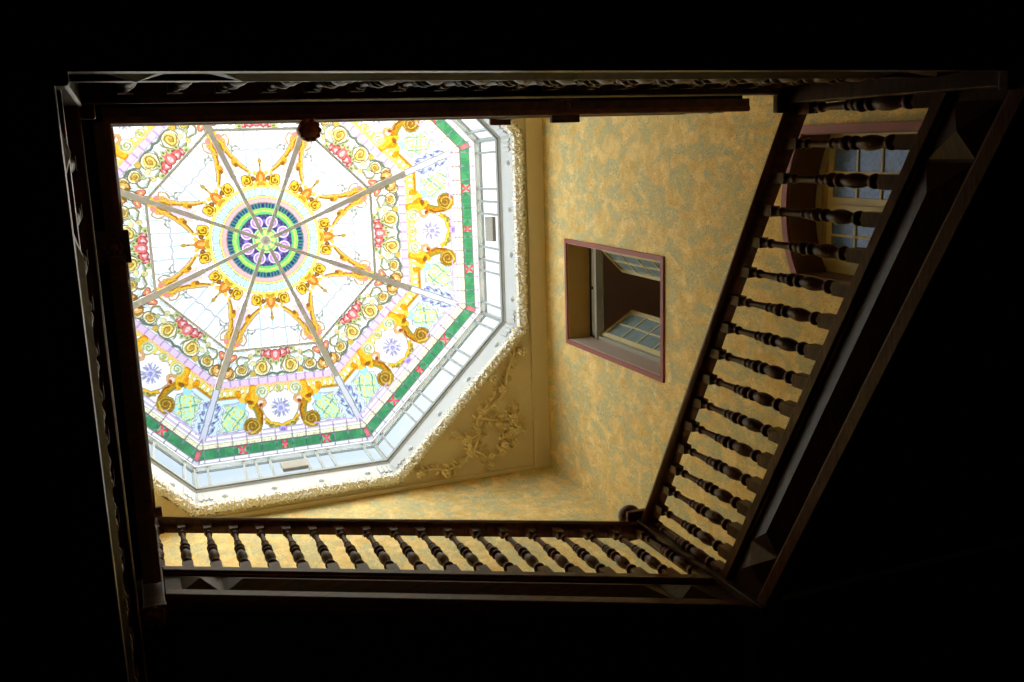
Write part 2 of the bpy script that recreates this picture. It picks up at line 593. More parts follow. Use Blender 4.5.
# --- first gallery (lower storey), the outermost dark bands at the left and the top
XG, YG = -.155, -.232
spots = [(.05 + .16 * i, YG, GZ) for i in range(18)]
balustrade('lower gallery balustrade along the top edge, its turned balusters seen end-on', (XG, YG, GZ), (XR - .05, YG, GZ), (0, -1, 0), spots)
spots = [(XG, .02 + .16 * i, GZ) for i in range(18)]
balustrade('lower gallery balustrade along the left edge, its turned balusters seen end-on', (XG, YG, GZ), (XG, 2.95, GZ), (-1, 0, 0), spots)

# --- newels
newel('dark corner newel with a ball cap where right and bottom flights meet', XR, YB, 3.80, 0, 5.19, half=.06, ball=True)
newel('dark newel at the bottom left corner with a rosette drop', XL - .005, YB + .03, 5.30, 0, 6.80, half=.06, drop=.004)
newel('dark newel on the left edge in front of the dome with a rosette box', -.085, .565, 6.56, 0, 7.9, half=.05, drop=.055, caph=.025)
newel('dark newel with square rosette drop on the top edge in front of the wallpaper', 3.12, -.255, 6.60, 0, 7.93, half=.05, drop=.065, caph=.045)
newel('dark newel where the top gallery meets the foot of the right flight', XR, YT, 2.50, 0, 3.73, half=.07)
newel('dark corner newel at the upper left of the lower gallery', XG - .01, YG - .01, 2.46, 0, 3.80, half=.07)

# --- flights: strings, steps and soffits; side = direction away from the well


def flight(label, p0, p1, side, width, n, group='stair flights around the well', str_p=None):
    t = thing('stair_flight', label, 'staircase', p0, group)
    P0, P1, S_ = Vector(p0), Vector(p1), Vector(side)
    s0, s1 = str_p or (p0, p1)
    string_parts(t, s0, s1, side)
    run = Vector((P1.x - P0.x, P1.y - P0.y, 0)); rise = P1.z - P0.z
    prof = []
    for i in range(n):
        prof.append((i / n, (i + 1) / n * rise - .06)); prof.append(((i + 1) / n, (i + 1) / n * rise - .06))
    low = [(1.0, rise - .34), (0.0, -.34)]
    pts = [(0.0, -.06)] + prof + low
    a = [P0 + run * u + Vector((0, 0, z)) + S_ * .06 for u, z in pts]
    b = [q + S_ * (width - .075) for q in a]
    k = len(pts)
    fs_ = []
    for i in range(k):
        fs_.append((i, (i + 1) % k, k + (i + 1) % k, k + i))
    mbx = MB().add(a + b, fs_)
    tri_ = tessellate_polygon([[Vector((u * run.length, z, 0)) for u, z in pts]])
    mbx.add(a, [tuple(x) for x in tri_]); mbx.add(b, [tuple(x) for x in tri_])
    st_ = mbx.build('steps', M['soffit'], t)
    cp = MB()  # added pale sheets on the unseen treads, throwing light up to the ceiling
    for i in range(n):
        q0 = P0 + run * (i / n) + Vector((0, 0, (i + 1) / n * rise - .06)) + S_ * .14
        q1 = q0 + run / n; wv = S_ * (width - .24)
        q2 = q0 - Vector((0, 0, rise / n))
        u_ = Vector((0, 0, .008))
        cp.add([q0 + u_, q1 + u_, q1 + wv + u_, q0 + wv + u_, q2 + u_, q2 + wv + u_], [(0, 1, 2, 3), (4, 0, 3, 5)])
    cp.build('bounce_runner', M['bounce_runner'], st_)
    return t


flight('dark panelled stair flight rising down the right side of the well', R0, R1, (1, 0, 0), WXR - XR, 9)
flight('dark panelled stair flight rising leftwards across the bottom of the well', B0, B1, (0, 1, 0), WYB - YB, 9)
flight('dark stair flight climbing the left side of the well, seen from straight below', L0, L1, (-1, 0, 0), XLB - WXL, 7)

# quarter landings in the corners and the two galleries, topped with added pale sheets that bounce light
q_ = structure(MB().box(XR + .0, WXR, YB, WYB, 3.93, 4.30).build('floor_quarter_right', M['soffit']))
MB().box(XR + .15, WXR - .02, YB + .15, WYB - .02, 4.30, 4.32).build('bounce_runner', M['bounce_runner'], q_)
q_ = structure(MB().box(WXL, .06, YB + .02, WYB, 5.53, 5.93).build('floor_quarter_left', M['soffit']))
MB().box(WXL + .02, -.1, YB + .15, WYB - .02, 5.93, 5.95).build('bounce_runner', M['bounce_runner'], q_)
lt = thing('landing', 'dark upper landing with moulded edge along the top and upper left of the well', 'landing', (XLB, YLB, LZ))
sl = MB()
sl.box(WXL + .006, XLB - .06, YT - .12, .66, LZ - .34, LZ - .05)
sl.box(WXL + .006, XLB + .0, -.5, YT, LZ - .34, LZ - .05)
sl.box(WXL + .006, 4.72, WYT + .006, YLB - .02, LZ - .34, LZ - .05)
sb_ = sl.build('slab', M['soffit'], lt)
cp = MB()
cp.box(WXL + .02, XLB - .1, -.3, .55, LZ - .05, LZ - .03); cp.box(WXL + .02, 4.68, WYT + .02, YLB - .08, LZ - .05, LZ - .03)
cp.build('bounce_runner', M['bounce_runner'], sb_)
string_parts(lt, (XLB, .50, LZ), (XLB, YT, LZ), (-1, 0, 0), ends=False)
string_parts(lt, (XLB, YLB + .03, LZ), (4.73, YLB + .03, LZ), (0, -1, 0))
gt = thing('gallery', 'dark lower gallery with moulded edge along the left and top of the picture', 'gallery', (XG, YG, GZ))
sl = MB()
sl.box(WXL + .006, XG - .06, YG - .06, WYB - .006, GZ - .40, GZ - .05)
sl.box(WXL + .006, WXR - .006, WYT + .006, YG - .06, GZ - .40, GZ - .05)
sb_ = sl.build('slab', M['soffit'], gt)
cp = MB()
cp.box(WXL + .02, XG - .1, -.3, WYB - .02, GZ - .05, GZ - .03); cp.box(WXL + .02, WXR - .02, WYT + .02, YG - .1, GZ - .05, GZ - .03)
cp.build('bounce_runner', M['bounce_runner'], sb_)
string_parts(gt, (XG, YG, GZ), (XR, YG, GZ), (0, -1, 0))
string_parts(gt, (XG, 2.95, GZ), (XG, YG, GZ), (-1, 0, 0))

# turned knob hanging under the landing edge
kn = MB()
KX, KY, KZ = 1.185, -.126, 6.45
kn.lathe([(.004, -.085), (.02, -.083), (.028, -.07), (.05, -.055), (.068, -.03), (.076, 0), (.07, .03), (.05, .052), (.035, .06), (.033, .075),
          (.05, .082), (.052, .10), (.04, .11), (.04, .26)], (KX, KY, KZ), 18)
for k in range(10):
    a = 2 * pi * k / 10
    kn.ball((KX + .058 * cos(a), KY + .058 * sin(a), KZ - .035), .02, .02, .026, 8, 5)
M['knob'] = wood('red_mahogany', (140, 62, 42), (222, 146, 112), rough=.3)
o = kn.build('pendant_knob', M['knob'], origin=(KX, KY, KZ))
tag(o, 'carved reddish wooden knob hanging from the top landing edge in front of the dome', 'pendant')

# ------------------------------------------------------------------ stained glass: the pattern of one of the eight sectors
PX = .01559
AP = R_TOP * cos(pi / 8)           # apothem of the glass
NA, NX = 300, 240
a_lin = np.linspace(0.02, AP, NA)
t_lin = np.linspace(-1, 1, NX)
Ag, Tg = np.meshgrid(a_lin, t_lin, indexing='ij')
Xg = Ag * tan(pi / 8) * Tg
A = Ag / PX
A_MAP = np.interp(A, [0, 64, 78, 105, 139, 230], [0, 68.5, 81.5, 105, 139, 230])
X = np.abs(Xg) / PX * A_MAP / A
A = A_MAP
TT = np.abs(Tg)
RR = np.sqrt(A * A + X * X)
TH = np.degrees(np.arctan2(X, A))
rng = np.random.default_rng(4)


def vnoise(cell, seed):
    """smooth random field over the sector, mirrored about its middle"""
    g = np.random.default_rng(seed).uniform(-1, 1, (int(230 / cell) + 3, int(110 / cell) + 3))
    u, v = A / cell, X / cell
    i, j = u.astype(int), v.astype(int)
    fu, fv = u - i, v - j
    fu, fv = fu * fu * (3 - 2 * fu), fv * fv * (3 - 2 * fv)
    return (g[i, j] * (1 - fu) + g[i + 1, j] * fu) * (1 - fv) + (g[i, j + 1] * (1 - fu) + g[i + 1, j + 1] * fu) * fv


A0, X0 = A.copy(), X.copy()
N1, N2, N3 = vnoise(5, 1), vnoise(5, 2), vnoise(3.2, 3)
IMG = np.ones((NA, NX, 3)) * np.array(lin((253, 253, 253)))


def paint(mask, rgb, alpha=1.0):
    c = np.array(lin(rgb))
    al = (mask.astype(float) * alpha)[..., None]
    IMG[:] = IMG * (1 - al) + c * al


def band(lo, hi, rgb, f=None, alpha=1.0, extra=None):
    q = A if f is None else f
    m = (q >= lo) & (q < hi)
    if extra is not None:
        m &= extra
    paint(m, rgb, alpha)


def disc(ca, cx, r, rgb, ry=None, alpha=1.0):
    ry = ry or r
    paint(((A - ca) / ry) ** 2 + ((X - cx) / r) ** 2 < 1, rgb, alpha)


def stroke(pts, w, rgb, alpha=1.0):
    d = np.full(A.shape, 1e9)
    for (a0, x0), (a1, x1) in zip(pts[:-1], pts[1:]):
        da, dx = a1 - a0, x1 - x0
        L2 = da * da + dx * dx + 1e-9
        t = np.clip(((A - a0) * da + (X - x0) * dx) / L2, 0, 1)
        d = np.minimum(d, np.hypot(A - a0 - t * da, X - x0 - t * dx))
    paint(d < w / 2, rgb, alpha)


def ringc(ca, cx, r, w, rgb):
    paint(np.abs(np.hypot(A - ca, X - cx) - r) < w / 2, rgb)


def spiral(ca, cx, r, w, rgb, turns=1.6, ph=0., sgn=1):
    pts = []
    for i in range(26):
        u = i / 25
        an = ph + sgn * u * turns * 2 * pi
        pts.append((ca + r * (1 - .85 * u) * cos(an), cx + r * (1 - .85 * u) * sin(an)))
    stroke(pts, w, rgb)


LEAD = (110, 118, 112)
GOLD, GOLD2, GOLDD, BROWN, OLIVE = (236, 186, 50), (246, 214, 108), (204, 140, 30), (140, 92, 40), (150, 136, 50)
LILAC, PINK, RED, GREEN, AQUA, BLUE = (224, 196, 230), (240, 178, 182), (216, 96, 92), (64, 134, 90), (190, 232, 236), (130, 136, 206)

WARP = 1.1


def warp(on):
    """hand-drawn wobble of the painted ornament"""
    global A, X
    A = A0 + (N1 * WARP if on else 0)
    X = X0 + (N2 * WARP * np.clip(X0 / 4, 0, 1) if on else 0)


# -- outer panels, from the lilac ring to the rim
band(135, 141.5, LILAC)
paint((A > 135) & (A < 141) & (np.mod(X, 9) < 1.0), (206, 170, 214))
band(141.5, 143, (244, 190, 150))
band(143, 150.5, (240, 216, 96))
paint((A > 144.5) & (A < 149) & (np.mod(X, 5.6) < 3.2), (252, 252, 222))
band(150.5, 152.2, GOLDD)
band(152.2, 156.5, (214, 238, 240))
band(156.5, 184, (250, 250, 252))
warp(True)
# pale panel ground near the rib and the lattice field
paint((A > 155) & (A < 185) & (TT > .84), (206, 226, 232))
lat = (A > 159) & (A < 182) & (X > 35 + 1.6 * np.sin(A * .55)) & (TT < .80 + .02 * np.sin(A * .8))
lat_b = (A > 157) & (A < 184) & (X > 32.5 + 1.6 * np.sin(A * .55)) & (TT < .835 + .02 * np.sin(A * .8))
paint(lat_b, (186, 206, 236))
paint((A > 157.8) & (A < 183.2) & (X > 33.3 + 1.6 * np.sin(A * .55)) & (TT < .825 + .02 * np.sin(A * .8)), (238, 244, 250))
paint(lat, (188, 232, 200))
for s in (1, -1):
    paint(lat & (np.mod(A * .9 + s * X, 8.5) < 1.5), (232, 224, 120))
    paint(lat & (np.mod(A * .9 + s * X + 4, 17) < .8), (140, 190, 150))
disc(160, 37, 4.5, (160, 216, 232), 4)
disc(179, 38, 3.5, (176, 224, 232), 3)
# blue squiggle along the rib
hwx = A * tan(pi / 8)
sq = np.abs((hwx - X) - (6.5 + 2.2 * np.sin(A * .75)))
paint((A > 156) & (A < 186) & (sq < .6), (140, 146, 200))
for aa in (160, 166.5, 173, 180):
    paint((A - aa) ** 2 + ((hwx - X) - 6.3) ** 2 < 4.0, (160, 156, 214))
    paint((A - aa) ** 2 + ((hwx - X) - 6.3) ** 2 < .8, (96, 92, 150))
# gold consoles beside the cartouche
stroke([(143, 25), (150, 27), (156, 31), (153, 38), (148, 40)], 6, (240, 160, 30))
stroke([(146, 24), (155, 24), (162, 27)], 7, GOLD)
stroke([(152, 40), (155, 33), (158, 27)], 3, GOLDD)
disc(155, 36, 3.2, (248, 196, 70)); disc(150, 34, 2.6, (250, 214, 110)); disc(158, 29, 2.2, BROWN)
stroke([(162, 22), (170, 20.5), (178, 22), (186, 26)], 6.5, GOLDD)
stroke([(163, 25), (172, 24), (180, 26)], 2.5, OLIVE)
stroke([(165, 20), (173, 19), (182, 21)], 1.2, BROWN)
disc(181, 29, 8.6, (176, 140, 40)); disc(181, 29, 7.2, (220, 190, 84))
spiral(181, 29, 6.6, 1.7, (150, 106, 34), 1.8, 1.0)
disc(181, 29, 1.8, BROWN)
# cartouche
disc(165, 0, 17.5, (206, 168, 60), 17.5); disc(165, 0, 16.6, (252, 252, 255), 16.6)
paint((A > 150) & (A < 160) & (X < 18), (252, 252, 255))
for aa, xx, rr in ((149, 16.5, 6.8), (147, 0, 4.6)):
    disc(aa, xx, rr, (236, 210, 110)); disc(aa, xx, rr - 1.2, (226, 240, 214))
spiral(149, 16.5, 4.6, 1.0, (200, 206, 120), 1.5, .5)
disc(147, 0, 1.8, (206, 204, 110), 2.6)
disc(159, 17.5, 4.4, (224, 168, 112)); disc(159, 18.8, 2.6, (252, 226, 196)); disc(161.5, 18.5, 1.5, (170, 84, 50))
for i in range(9):
    an = 2 * pi * i / 9 + .2
    stroke([(166, 0), (166 + 8.5 * cos(an), abs(8.5 * sin(an)))], 1.2, (206, 204, 240))
    stroke([(166 + 5 * cos(an), abs(5 * sin(an))), (166 + 9.5 * cos(an + .3), abs(9.5 * sin(an + .3)))], .7, (170, 166, 220))
disc(166, 0, 2.4, (160, 152, 218))
stroke([(182, 0), (181.5, 6), (179, 12), (176, 16)], 3.2, GOLD)
stroke([(184.5, 3), (184, 9), (180, 15)], 2.6, (176, 160, 60))
disc(182.5, 10.5, 3.0, (214, 206, 110)); spiral(182.5, 10.5, 2.4, .9, OLIVE, 1.4)
disc(186.5, 0, 4.0, (186, 166, 226), 3.6); disc(187.2, 0, 2.0, (150, 130, 206))
warp(False)
paint((A > 141) & (hwx - X < 3.0), (206, 206, 214))
paint((A > 141) & (np.abs(hwx - X - 3.2) < .4), (150, 152, 170))
# rim lines
band(184.2, 186, (214, 186, 224), extra=(X > 31) | ((X > 4) & (X < 20)))
band(188.5, 190.2, (232, 200, 226))
band(190.2, 192, (250, 250, 250))
band(192, 196.8, (244, 240, 204))
band(196.8, 197.8, LEAD)
band(197.8, 205.6, GREEN)
paint((A > 197.8) & (A < 205.6) & (N3 > .12), (74, 150, 96))
paint((A > 198.4) & (A < 205) & (np.mod(X, 6.3) < .9), (70, 150, 96))
for xc, wd in ((41.5, 4.2), (0, 2.6)):
    paint((A > 197.8) & (A < 205.6) & (np.abs(X - xc) < wd), (120, 190, 140))
    paint((A > 197.4) & (A < 206) & (np.abs(np.abs(X - xc) - np.abs(A - 201.7) * .85) < 1.5) & (np.abs(X - xc) < wd), (226, 80, 104))
    disc(201.7, xc, 1.8, (236, 110, 130))
paint((A > 197.8) & (A < 205.6) & (hwx - X < 2.6), (226, 120, 132))
band(205.6, 206.6, LEAD)
paint((A > 209) & (A < 210.2), (224, 208, 232))
paint((A > 186) & (A < 213) & (np.mod(X + 6.2, 13.9) < .8), (150, 140, 172), .75)

warp(True)
# -- garland ring between the grey bar and the lilac ring
gar = (A > 106) & (A < 135)
paint(gar, (250, 252, 252))
paint(gar & (np.sin(A * .9 + 1.3 * np.sin(X * .35)) > .75) & (X > 5), (196, 224, 222), .8)
stroke([(134, 0), (131, 5), (133.5, 10), (132.5, 18), (129, 25), (133.5, 32), (133, 42), (128, 47)], 2.2, (104, 118, 104))
stroke([(128, 4), (118, 7), (112, 20), (118, 28), (127, 26), (130, 18)], 1.2, (150, 160, 110))
stroke([(111, 18), (115, 26), (112, 33), (118, 38), (126, 36)], 1.6, (142, 134, 70))
for aa, xx, rr in ((125, 14, 7.4), (126, 34, 5.6), (129.5, 44, 4.2)):
    disc(aa, xx, rr + 1.0, (120, 116, 84)); disc(aa, xx, rr, (248, 242, 206))
    disc(aa, xx, rr * .72, (238, 214, 116)); spiral(aa, xx, rr * .85, .8, (160, 128, 66), 1.7, xx)
    disc(aa, xx, rr * .25, (206, 150, 60))
disc(131, 23, 3.2, (210, 180, 84)); disc(120, 22, 2.8, (220, 214, 160)); disc(113, 24, 3, (214, 206, 150)); disc(119.5, 29.5, 2.4, (168, 182, 130))
for aa, xx, rr in ((111, 11.5, 3.6), (112.5, 6.5, 4.2), (114.5, 0, 5.2)):
    disc(aa, xx, rr + .7, (150, 60, 60)); disc(aa, xx, rr, (226, 116, 116)); disc(aa - .8, xx, rr * .5, (250, 196, 196))
for aa, xx, rr in ((109, 16.5, 2.6), (119, 5, 2.4), (117, 12, 2.6), (121, 0, 2.4)):
    disc(aa, xx, rr, (188, 196, 130)); disc(aa, xx, rr * .4, (110, 130, 80))
for aa, off, rr, c1 in ((113, 6.0, 4.0, (236, 140, 112)), (127.5, 5.6, 4.4, (240, 178, 96))):
    q = np.hypot(A - aa, (hwx - X) - off)
    paint(q < rr + .7, (150, 84, 50)); paint(q < rr, c1); paint(q < rr * .45, (250, 206, 150))
paint((A > 121) & (A < 126) & (np.abs((hwx - X) - 4.6) < 2.2), (120, 96, 40))
paint(gar & (np.abs((hwx - X) - 2.6 - np.sin(A * .6)) < .7), (120, 100, 60))

# -- white panes with the gold arch, between the hub and the grey bar
arch = [(69, 9), (72, 13.5), (76, 19), (81, 24), (86.5, 29), (92, 33), (98, 37.5), (104, 40.5)]
arch_x = np.interp(A, [p[0] for p in arch], [p[1] for p in arch])
mid = (A > 70) & (A < 105)
paint(mid & (X > arch_x) & (A < 98), (246, 232, 216))
paint(mid & (hwx - X < 6.5) & (A < 96) & (A > 71), (214, 192, 226))
paint(mid & (hwx - X > 4.6) & (hwx - X < 6.2) & (A < 98), (250, 214, 170))
for xl in (0, 12.5, 25):
    paint(mid & (np.abs(X - xl) < .5) & (X < arch_x), (176, 204, 206))
paint(mid & (np.abs(A - 89) < .5) & (X < arch_x), (186, 196, 210))
stroke(arch, 3.4, GOLD); stroke([(a, x + 1.8) for a, x in arch[:-1]], 1.4, (176, 116, 36))
stroke([(a + 2.4, x - 1.2) for a, x in arch[1:-1]], .8, (206, 160, 70))
stroke([(88, 33), (95, 31), (99, 33.5), (97, 37)], 1.8, (206, 166, 92))
stroke([(93, 29), (98, 27), (102, 31), (100, 35)], 1.3, (190, 160, 120))
disc(97, 32.5, 1.6, (230, 176, 90)); disc(101, 36, 2.2, (226, 140, 120)); disc(79, 25.5, 2.6, (226, 170, 50)); disc(76.5, 24, 1.6, BROWN)
stroke([(90, 18), (93, 22), (90.5, 25), (94, 27)], .9, (130, 150, 126)); disc(92, 21, 1.2, (140, 150, 140)); disc(88.5, 24, 1.0, (150, 150, 130))
stroke([(71, 0), (80.5, 0)], 2.4, (190, 160, 70)); disc(80.5, 0, 2.2, (176, 150, 70)); disc(76, 0, .9, BROWN)
# gold ring of fret squares and palmettes
orn = (RR > 53.5) & (RR < 71)
paint(orn, (252, 250, 244))
paint(orn & (hwx - X < 7) & (RR > 62), (224, 206, 236))
paint((RR > 54) & (RR < 57.5), (246, 220, 120))
ta, tx = 63 * cos(radians(13.2)), 63 * sin(radians(13.2))
ca_, sa_ = cos(radians(13.2)), sin(radians(13.2))
U = (A - ta) * ca_ + (X - tx) * sa_
V = -(A - ta) * sa_ + (X - tx) * ca_
dq = (np.abs(U) ** 3.2 + np.abs(V) ** 3.2) ** (1 / 3.2)
paint(dq < 5.9, (172, 122, 36)); paint(dq < 5.2, (244, 204, 66)); paint((dq < 3.7) & (dq > 2.5) & ~((U > 0) & (V > 0)), (140, 92, 24))
paint((dq < 1.2), (170, 116, 34))
disc(63.5, 0, 5.6, (190, 136, 40), 7.4); disc(63.5, 0, 4.2, (222, 122, 44), 6.2); disc(63.5, 0, 2.2, (240, 170, 90), 4.4)
paint(((A - 58) ** 2 / 9 + (X / 8.5) ** 2) < 1, (240, 206, 80)); paint(((A - 58) ** 2 / 3 + (X / 4) ** 2) < 1, (200, 150, 50))
disc(63.5, 8.0, 2.4, (130, 92, 36)); disc(63.5, 8.0, 1.1, (196, 120, 60))
disc(69.5, 5, 2.2, (238, 200, 90)); disc(69.5, 10.5, 1.8, (232, 190, 80))
warp(False)
# -- hub of concentric circles
paint(RR < 53.5, LEAD)
paint(RR < 53, AQUA)
paint((RR < 53) & (RR > 46) & (np.mod(TH, 7.5) < .6), (150, 190, 196))
paint(RR < 46.3, LEAD)
paint(RR < 45.8, (240, 220, 120)); paint(RR < 44, (186, 150, 120)); paint(RR < 43.4, (240, 176, 178)); paint(RR < 39.6, (176, 130, 130))
paint(RR < 39, (70, 130, 124)); paint((RR < 38.4) & (RR > 33.5) & (np.mod(TH, 5) < 2.4), (44, 58, 112))
paint(RR < 33.4, (150, 206, 96)); paint(RR < 31, (206, 222, 110)); paint(RR < 29.6, (104, 192, 116)); paint(RR < 27, (64, 62, 108))
paint((RR < 26) & (np.mod(RR * .9 + TH * .35, 4) < 1), (104, 96, 156))
for an in (22.5,):
    q = np.hypot(A - 20 * cos(radians(an)), X - 20 * sin(radians(an)))
    paint(q < 6.2, (236, 214, 238)); paint(q < 5.0, (176, 134, 186)); paint(q < 3.0, (222, 190, 226)); paint(q < 1.4, (160, 110, 170))
disc(20, 0, 1.8, (140, 120, 190))
paint(RR < 13.2, (196, 230, 150)); paint(RR < 12, (116, 184, 112)); paint((RR < 10) & (np.abs(TH) < 12), (226, 222, 120)); paint(RR < 4, (176, 160, 110))

# fine lead network over the ornament: thin dark contours where the colour changes
lum = IMG.mean(axis=2)
gx = np.abs(np.diff(lum, axis=1, prepend=lum[:, :1])); gy = np.abs(np.diff(lum, axis=0, prepend=lum[:1]))
goldm = (IMG[..., 0] - IMG[..., 2] > .30) & (A0 > 60)
ridge = np.abs(np.sin(N3 * 5.5 + N1 * 3)) < .30
IMG[goldm & ridge] *= np.array((.72, .58, .45))
pale = (lum > .86) & (((A0 > 106) & (A0 < 134)) | ((A0 > 157) & (A0 < 184) & (X0 > 20)))
IMG[pale & (np.abs(np.sin(N1 * 4 + N2 * 4)) < .16)] *= np.array((.60, .68, .66))
IMG[pale & (N3 > .35)] *= np.array((.86, .93, .90))
edge = (np.maximum(gx, gy) > .13) & (A0 > 54)
IMG[edge] *= np.array((.58, .55, .52))
IMG *= rng.uniform(.9, 1.0, IMG.shape[:2])[..., None]
GLASS_GAIN = .62
TR = np.clip(IMG * GLASS_GAIN, .004, .97)

Z_A = ([0, 105 * PX, 139 * PX, AP], [14.905, 14.868, 14.845, Z_TOP])


def glass_z(a):
    return float(np.interp(a, *Z_A))


def sector_mesh():
    zz = np.interp(Ag, *Z_A)
    co = np.stack([Ag, Xg, zz], -1).reshape(-1, 3)
    idx = np.arange(NA * NX).reshape(NA, NX)
    q = np.stack([idx[:-1, :-1], idx[1:, :-1], idx[1:, 1:], idx[:-1, 1:]], -1).reshape(-1, 4)
    me = bpy.data.meshes.new('glass_panel')
    me.vertices.add(len(co)); me.vertices.foreach_set('co', co.ravel())
    me.loops.add(q.size); me.loops.foreach_set('vertex_index', q.ravel().astype(np.int32))
    me.polygons.add(len(q)); me.polygons.foreach_set('loop_start', np.arange(0, q.size, 4, dtype=np.int32))
    me.update(calc_edges=True)
    at = me.color_attributes.new('glass', 'FLOAT_COLOR', 'POINT')
    rgba = np.concatenate([TR.reshape(-1, 3), np.ones((NA * NX, 1))], 1)
    at.data.foreach_set('color', rgba.ravel())
    me.materials.append(M['stained'])
    me.validate()
    return me


dome = thing('stained_glass_dome', 'octagonal stained glass dome with flower garlands and a green and pink hub', 'skylight', (OX, OY, 0))
GM = sector_mesh()
for k in range(8):
    o = bpy.data.objects.new('glass_panel', GM)
    COL.objects.link(o); o.parent = dome
    o.rotation_euler = (0, 0, k * pi / 4)
RIB_PTS = [(30 * PX, 0), (105 * PX, 0), (139 * PX, 0), (AP, 0)]
for k in range(8):
    an = pi / 8 + k * pi / 4
    mb = MB()
    cs = 1 / cos(pi / 8)
    pp = [(8 * PX, .045), (60 * PX, .06), (105 * PX, .085), (142 * PX, .10)]
    for (a0, w0), (a1, w1) in zip(pp[:-1], pp[1:]):
        q0 = Vector((OX + a0 * cs * cos(an), OY + a0 * cs * sin(an), glass_z(a0) - .03))
        q1 = Vector((OX + a1 * cs * cos(an), OY + a1 * cs * sin(an), glass_z(a1) - .03))
        mb.bar(q0, q1, (w0 + w1) / 2, .05)
    mb.build('rib', M['grey_metal'], dome)
for a0, w in ((105.5 * PX, .04),):
    mb = MB()
    for k in range(8):
        r = a0 / cos(pi / 8)
        mb.bar(octo(r, glass_z(a0) - .02, k), octo(r, glass_z(a0) - .02, k + 1), w, .03)
    mb.build('ring_bar', M['grey_metal'], dome)
MB().lathe([(.005, -.06), (.06, -.05), (.085, -.02), (.085, 0)], (OX, OY, 14.90), 16).build('hub_boss', M['grey_metal'], dome)

# ------------------------------------------------------------------ lantern with clear panes around the foot of the dome
lan = thing('lantern_frame', 'white octagonal lantern of clear panes around the foot of the stained glass dome', 'skylight frame', (OX, OY, ZC))
mb = MB()
prof = [(R_HOLE, ZC - .0), (R_HOLE - .02, ZC + .03), (R_CURB + .03, Z_CURB - .06), (R_CURB, Z_CURB - .05), (R_CURB, Z_CURB), (R_CURB + .14, Z_CURB), (R_HOLE + .14, ZC)]
n = len(prof)
vs = [octo(r, z, k) for k in range(8) for r, z in prof]
fs = [(k * n + i, k * n + (i + 1) % n, ((k + 1) % 8) * n + (i + 1) % n, ((k + 1) % 8) * n + i) for k in range(8) for i in range(n)]
mb.add(vs, fs).build('curb', M['white'], lan)
mb = MB()
prof = [(R_TOP + .03, Z_TOP - .05), (R_TOP - .05, Z_TOP - .05), (R_TOP - .05, Z_TOP - .01), (R_TOP + .03, Z_TOP + .02)]
n = len(prof)
vs = [octo(r, z, k) for k in range(8) for r, z in prof]
fs = [(k * n + i, k * n + (i + 1) % n, ((k + 1) % 8) * n + (i + 1) % n, ((k + 1) % 8) * n + i) for k in range(8) for i in range(n)]
mb.add(vs, fs).build('top_ring', M['grey_metal'], lan)
ROS = MB().lathe([(.045, 0), (.045, -.008), (.034, -.014), (.026, -.026), (.015, -.032), (.003, -.034)], (0, 0, 0), 12).mesh('rosette', M['white'])
BARS = (.0, .07, .27, .34, .41, .60, .675, .74, .93, 1.0)
for k in range(8):
    a0, a1 = octo(R_CURB, Z_CURB, k - 1), octo(R_CURB, Z_CURB, k)
    b0, b1 = octo(R_TOP, Z_TOP, k - 1), octo(R_TOP, Z_TOP, k)
    inn = (Vector((OX, OY, a0.z)) - (a0 + a1) / 2).normalized()
    fr = MB()
    for u in BARS:
        fr.bar(a0.lerp(a1, u), b0.lerp(b1, u), .035 if u not in (0., 1.) else .06, .05, inn)
    fr.bar(a0, a1, .07, .05, inn); fr.bar(a0.lerp(b0, .80), a1.lerp(b1, .80), .022, .04, inn); fr.bar(b0, b1, .06, .05, inn)
    f = fr.build('window_frame', M['white_metal'], lan)
    g = MB()
    of = inn * -.012
    g.add([a0 - inn * .004, a1 - inn * .004, b1 - inn * .004, b0 - inn * .004], [(0, 1, 2, 3)])
    g.build('pane', M['clear'], f)
    if k in (0, 2):
        v = MB(); c = a0.lerp(a1, .49).lerp(b0.lerp(b1, .49), .30)
        dr = (a1 - a0).normalized(); up_ = (b0 - a0).normalized()
        v.obox(c + inn * .05, dr * .19, up_ * .135, inn * .03)
        v.build('vent', M['vent'], lan, bevel=.01)
    # small bosses on the curb, four on each side
    c0, c1 = octo(R_HOLE - .02, ZC + .03, k - 1), octo(R_HOLE - .02, ZC + .03, k)
    d0, d1 = octo(R_CURB + .03, Z_CURB - .06, k - 1), octo(R_CURB + .03, Z_CURB - .06, k)
    nrm = (c1 - c0).cross(d0 - c0).normalized()
    if nrm.dot(inn) < 0:
        nrm = -nrm
    for u in (.14, .38, .62, .86):
        p = c0.lerp(c1, u).lerp(d0.lerp(d1, u), .42)
        o = bpy.data.objects.new('rosette', ROS)
        COL.objects.link(o); o.parent = lan
        o.location = p - world_loc(lan)
        o.rotation_euler = Vector((0, 0, -1)).rotation_difference(nrm).to_euler()
    for us in ((.02, .045, .07), (.93, .955, .98)):
        orn_ = MB()
        for u in us:
            p = c0.lerp(c1, u).lerp(d0.lerp(d1, u), .5)
            orn_.obox(p + nrm * .008, (c1 - c0).normalized() * .022, (d0 - c0).normalized() * .09, nrm * .014)
        p = c0.lerp(c1, us[1]).lerp(d0.lerp(d1, us[1]), .5)
        orn_.obox(p + nrm * .006, (c1 - c0).normalized() * .10, (d0 - c0).normalized() * .05, nrm * .008)
        orn_.build('corner_ornament', M['white'], lan)

